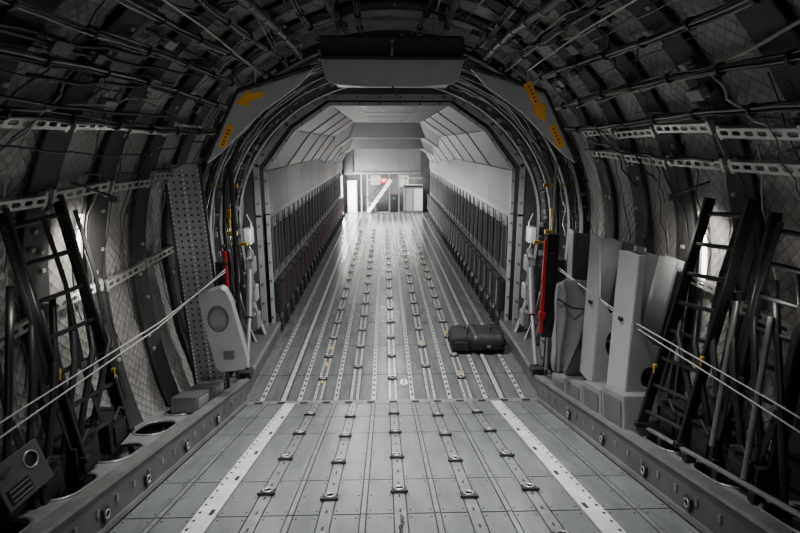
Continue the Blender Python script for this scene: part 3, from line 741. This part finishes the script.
vs = [p for R_ in rows for p in R_]; fs = [(j*n+i, j*n+(i+1) % n, (j+1)*n+(i+1) % n, (j+1)*n+i) for j in range(len(rows)-1) for i in range(n)]
fs += [tuple(range(n))[::-1], tuple(range((len(rows)-1)*n, len(rows)*n))]
mb.add(vs, fs, 0, True); part(mb, 'cover_body', [CANVAS], r)
mb = MB(); mb.tube([(1.82, 5.66, 1.72), (1.98, 5.62, 1.62), (2.13, 5.64, 1.6), (2.26, 5.72, 1.64)], .010, 6); part(mb, 'strap', [FABRIC], r)

def locker(y0, y1, x0, x1, z0, z1, front, lab):
    r = root('equipment_housing', lab, 'housing', ((x0+x1)/2, (y0+y1)/2, z0), 'grey equipment housings')
    th = .018; D = y1-y0; H = z1-z0; W = x1-x0
    M = basis((x0, y0, z0), Vector((0, 1, 0)), Vector((0, 0, 1)), Vector((1, 0, 0)))
    mb = MB(); side = [(0, 0), (D, 0), (D, H*.98), (D*.5, H), (0, H)] if front else [(0, 0), (D, 0), (D, H), (D*.35, H), (0, H*.62)]
    mb.plate(side, [], th, M); part(mb, 'side_panel', [PAINT if front else PAINTM], r, bevel=.004)
    M = basis((x0, y0, z0), Vector((1, 0, 0)), Vector((0, 0, 1)), Vector((0, -1, 0)))
    mb = MB()
    if front:
        arc = [(W*(.13+.55*(1-math.cos(a))), H*(.40+.24*(1-math.sin(a)))) for a in [rad(90)*i/8 for i in range(9)]]
        mb.plate([(0, 0), (W*.84, 0), (W*.90, H*.38)]+arc[::-1]+[(W*.11, H), (0, H)], [oval(W*.42, H*.20, W*.15, H*.07)[::-1]], th, M)
    else:
        mb.plate([(0, 0), (W, 0), (W, H*.62), (W*.3, H*.5), (0, H*.62)], [oval(W*.42, H*.30, W*.18, H*.09)[::-1]], th, M)
    part(mb, 'front_panel', [PAINTM], r, bevel=.004, label='grey front panel with curved cut-out')
    a = Vector((x0+W*.55, y0+.06, z0+H*.36)); b = Vector((x0+W*.80, y0+.06, z0+H*.95))
    mb = MB(); mb.add([a, b, b+Vector((0, D-.08, 0)), a+Vector((0, D-.08, 0)), a+Vector((.02, 0, -.01)), b+Vector((.02, 0, -.01)), b+Vector((.02, D-.08, -.01)), a+Vector((.02, D-.08, -.01))], [(0,1,2,3), (7,6,5,4), (0,4,5,1), (1,5,6,2), (2,6,7,3), (3,7,4,0)])
    part(mb, 'divider', [PAINT2], r, label='mid grey sloped divider')
    mb = MB(); mb.box((x1, (y0+y1)/2, z0+H*.47), (th, D, H*.94)); part(mb, 'outer_panel', [PAINTM], r)
    mb = MB(); mb.plate([(0, 0), (W, 0), (W, H*.92), (W*.5, H*.97), (0, H*.97)], [], th, M @ Matrix.Translation((0, 0, -D))); part(mb, 'back_panel', [PAINT3 if front else PAINT2], r)
    mb = MB(); mb.box(((x0+x1)/2, (y0+y1)/2, z0+H*.3), (W-.03, D-.03, .02)); part(mb, 'shelf', [PAINT2], r)
    mb = MB(); mb.box((x0-.02, y0+D*.5, z0+H*.55), (.03, .06, .03)); part(mb, 'latch', [BLACK], r)
locker(4.45, 4.84, 2.10, 2.56, 1.04, 2.46, True, 'pale grey open metal housing with curved recess and oval cut-out')
locker(5.15, 5.5, 2.08, 2.50, .92, 2.48, False, 'mid grey open metal housing with oval cut-out')
locker(6.0, 6.2, 2.10, 2.5, .62, 2.42, False, 'mid grey metal housing behind the canvas cover')
for k in range(4):
    y = 4.35+.5*k; h = .36-.05*k; p = RM @ Vector((2.15, -(6.6-y)/math.cos(RA), .26+h/2))
    mb = MB(); mb.box(p, (.3, .48, h), 0, RM.to_3x3()); mb.box(p+Vector((-.155, 0, 0)), (.01, .38, h-.1), 1, RM.to_3x3())
    single(mb, 'step_box', [PAINT2, PAINT3], 'low grey step bin on the ramp side beam', 'box', 'low step boxes', bevel=.015)
for k in range(2):
    y = 5.3+.55*k; p = RM @ Vector((-2.22, -(6.6-y)/math.cos(RA), .36))
    mb = MB(); mb.box(p, (.26, .42, .16), 0, RM.to_3x3()); mb.box(p+Vector((.135, 0, 0)), (.01, .3, .1), 1, RM.to_3x3())
    single(mb, 'step_box', [PAINT3, PAINT2], 'low dark grey step box on the ramp side beam', 'box', 'low step boxes', bevel=.015)

# ---------------------------------------------------------------- black bag on floor
r = root('duffel_bag', 'soft black bag with flap lying on the cargo floor', 'bag', (1.45, 8.6, 0))
mb = MB(); n = 28; rows = []
for j, (x, a, b) in enumerate([(1.00, .20, .06), (1.01, .26, .12), (1.05, .29, .155), (1.2, .31, .17), (1.35, .32, .155), (1.5, .31, .16), (1.66, .31, .15), (1.82, .29, .13), (1.90, .25, .10), (1.92, .18, .05)]):
    rows.append([(x+.015*math.sin(4*t+j), 8.6+a*math.copysign(abs(math.cos(t))**.45, math.cos(t)), max(.0, .14+b*math.copysign(abs(math.sin(t))**.45, math.sin(t))+.022*math.sin(3*t+j*2))) for t in [2*math.pi*i/n for i in range(n)]])
vs = [p for R_ in rows for p in R_]; fs = [(j*n+i, j*n+(i+1) % n, (j+1)*n+(i+1) % n, (j+1)*n+i) for j in range(len(rows)-1) for i in range(n)]
fs += [tuple(range(n))[::-1], tuple(range((len(rows)-1)*n, len(rows)*n))]
mb.add(vs, fs, 0, True); part(mb, 'bag_body', [FABRIC], r)
for x in (1.22, 1.6):
    mb = MB(); mb.tube([(x, 8.27, .06), (x, 8.28, .26), (x+.03, 8.4, .335), (x+.08, 8.55, .36), (x+.04, 8.75, .33)], .012, 6); part(mb, 'handle', [BLACK], r)
mb = MB()
vs = []
for i in range(8):
    for j, (y, z) in enumerate([(8.88, .30), (8.6, .335), (8.35, .33), (8.27, .29), (8.225, .2), (8.215, .1)]):
        vs.append((1.34+.075*i, y+.01*math.sin(i*2+j), z+.016*math.sin(i*1.4+j*2)))
fs = [(i*6+j, i*6+j+1, i*6+j+7, i*6+j+6) for i in range(7) for j in range(5)]
mb.add(vs, fs, 0, True); o = part(mb, 'flap', [DARK], r); sm = o.modifiers.new('solid', 'SOLIDIFY'); sm.thickness = .02
mb = MB(); mb.box((1.17, 8.26, .14), (.24, .05, .15)); part(mb, 'front_pocket', [BLACK], r, bevel=.02)
mb = MB(); mb.box((1.6, 8.20, .15), (.06, .02, .04)); part(mb, 'buckle', [ALUD], r)

mb = MB(); pts = []
for i in range(22):
    c = RM @ Vector((.0+.01*math.sin(i*.8), -3.5-.035*i, .03)); a = 0 if i % 2 else 90
    R = Matrix.Rotation(rad(a), 3, 'Y')
    mb.tube([c+R @ Vector((.010*math.cos(t), .022*math.sin(t), 0)) for t in [2*math.pi*k/8 for k in range(9)]], .004, 5)
single(mb, 'lashing_chain', [DARK], 'dark lashing chain lying along the ramp centre track', 'chain')

# ---------------------------------------------------------------- side window slits + lamps
WY = (FY[6]+FY[5])/2+.12
for s in (-1, 1):
    y = WY; mb = MB()
    for k in range(5):
        za = 2.2+.13*k; t = tz(za+.065, s); p = Vector(prof(t)); nn, _ = pn(t); q = p+nn*.085
        Z = Vector((nn.x, 0, nn.y)); X = Vector((0, 1, 0)); Y = Z.cross(X)
        mb.box((q.x, y, q.y), (.08, .13, .015), 1, basis((0,0,0), X, Y, Z).to_3x3())
        for dy in (-.05, .05): mb.box((q.x, y+dy, q.y), (.02, .135, .03), 0, basis((0,0,0), X, Y, Z).to_3x3())
    o = single(mb, 'window_%d' % (1 if s < 0 else 2), [PAINT, SLIT], None, None); o['kind'] = 'structure'
def lamp(name, typ, loc, rot, e, size=.3, sy=None, col=(1, .98, .95), spread=None):
    l = bpy.data.lights.new(name, typ); l.energy = e; l.color = col
    if typ == 'AREA':
        l.size = size
        if sy: l.shape = 'RECTANGLE'; l.size_y = sy
        if spread: l.spread = rad(spread)
    elif typ == 'SPOT': l.spot_size = rad(spread or 90); l.spot_blend = 1.0; l.shadow_soft_size = size
    else: l.shadow_soft_size = size
    o = lnk(bpy.data.objects.new(name, l)); o.location = loc; o.rotation_euler = rot; return o
def aim(frm, to): return (Vector(to)-Vector(frm)).to_track_quat('-Z', 'Y').to_euler()
for x, y, e in ((-.6, 4.2, 50), (.6, 4.2, 50), (0, 7.6, 160)):
    z = 4.55 if y < 6 else 4.3
    lamp('roof_light', 'AREA', (x, y, z), (0, 0, 0), e, .35, .2, (.99, .995, 1), 120 if y > 6 else 82)
lamp('rear_light', 'AREA', (0, .2, 4.4), (rad(30), 0, 0), 17, 1.2, .6, (.98, .99, 1))
for y, z, e in ((12.5, 3.92, 62), (16, 3.92, 52), (20, 3.50, 85), (24.6, 3.10, 140)):
    lamp('hold_light', 'AREA', (0, y, z), (0, 0, 0), e, .8, .5, (1, .99, .97), 150)
lamp('door_light', 'AREA', (-2.1, 25.9, 1.1), (0, rad(-90), 0), 380, 1.6, .9)
lamp('galley_light', 'AREA', (0, 27.0, 1.93), (0, 0, 0), 120, 3.5, .3)
lamp('ceiling_wash', 'AREA', (0, 25.6, .7), aim((0, 25.6, .7), (0, 19, 3.2)), 18, 2.5, .6)
lamp('shoulder_light', 'AREA', (-1.7, 13, 3.3), aim((-1.7, 13, 3.3), (2.1, 14, 2.6)), 10, .3, 5)
for s in (-1, 1):
    yy = WY
    lamp('quilt_glow_spot', 'SPOT', (s*2.2, yy-.1, 2.75), aim((s*2.2, yy-.1, 2.75), (s*2.74, yy+.0, 2.4)), 62, .08, col=(1, .96, .9), spread=110)  # added spot facing the hull, imitates window glow on the quilting
    lamp('quilt_glow_point', 'POINT', (s*2.36, yy+.4, 2.1), (0, 0, 0), 5, .08, col=(1, .96, .9))  # added point without a fixture, widens the glow around the slit
    lamp('quilt_glow_point', 'POINT', (s*2.36, yy-1.2, 2.4), (0, 0, 0), 2.5, .05, col=(1, .96, .9))  # second added point, carries the glow further aft
    lamp('jamb_fill', 'POINT', (s*1.95, 8.1, 2.1), (0, 0, 0), 14, .06, col=(1, .98, .95))  # added point without a fixture, brightens the entrance jambs
    mb = MB(); mb.box((s*2.26, yy-.12, 2.97), (.06, .05, .05)); mb.tube([(s*2.26, yy-.12, 2.98), (s*2.58, yy-.12, 3.1)], .01, 6)  # invented bracket, stands in as fixture for the added spot
    single(mb, 'added_lamp_bracket', [PAINT3], 'small made-up lamp bracket on the side wall', 'lamp', 'made-up side wall lamp brackets')

w = bpy.data.worlds.new('world'); w.use_nodes = True; bpy.context.scene.world = w
w.node_tree.nodes['Background'].inputs[0].default_value = (.5, .52, .55, 1); w.node_tree.nodes['Background'].inputs[1].default_value = .05

cam = bpy.data.cameras.new('camera'); cam.lens = 24; cam.sensor_width = 36; cam.clip_start = .05
co = lnk(bpy.data.objects.new('camera', cam)); co.location = (-.1, 0, 3.4); co.rotation_euler = (rad(90-12.95), 0, rad(-1.66))
bpy.context.scene.camera = co
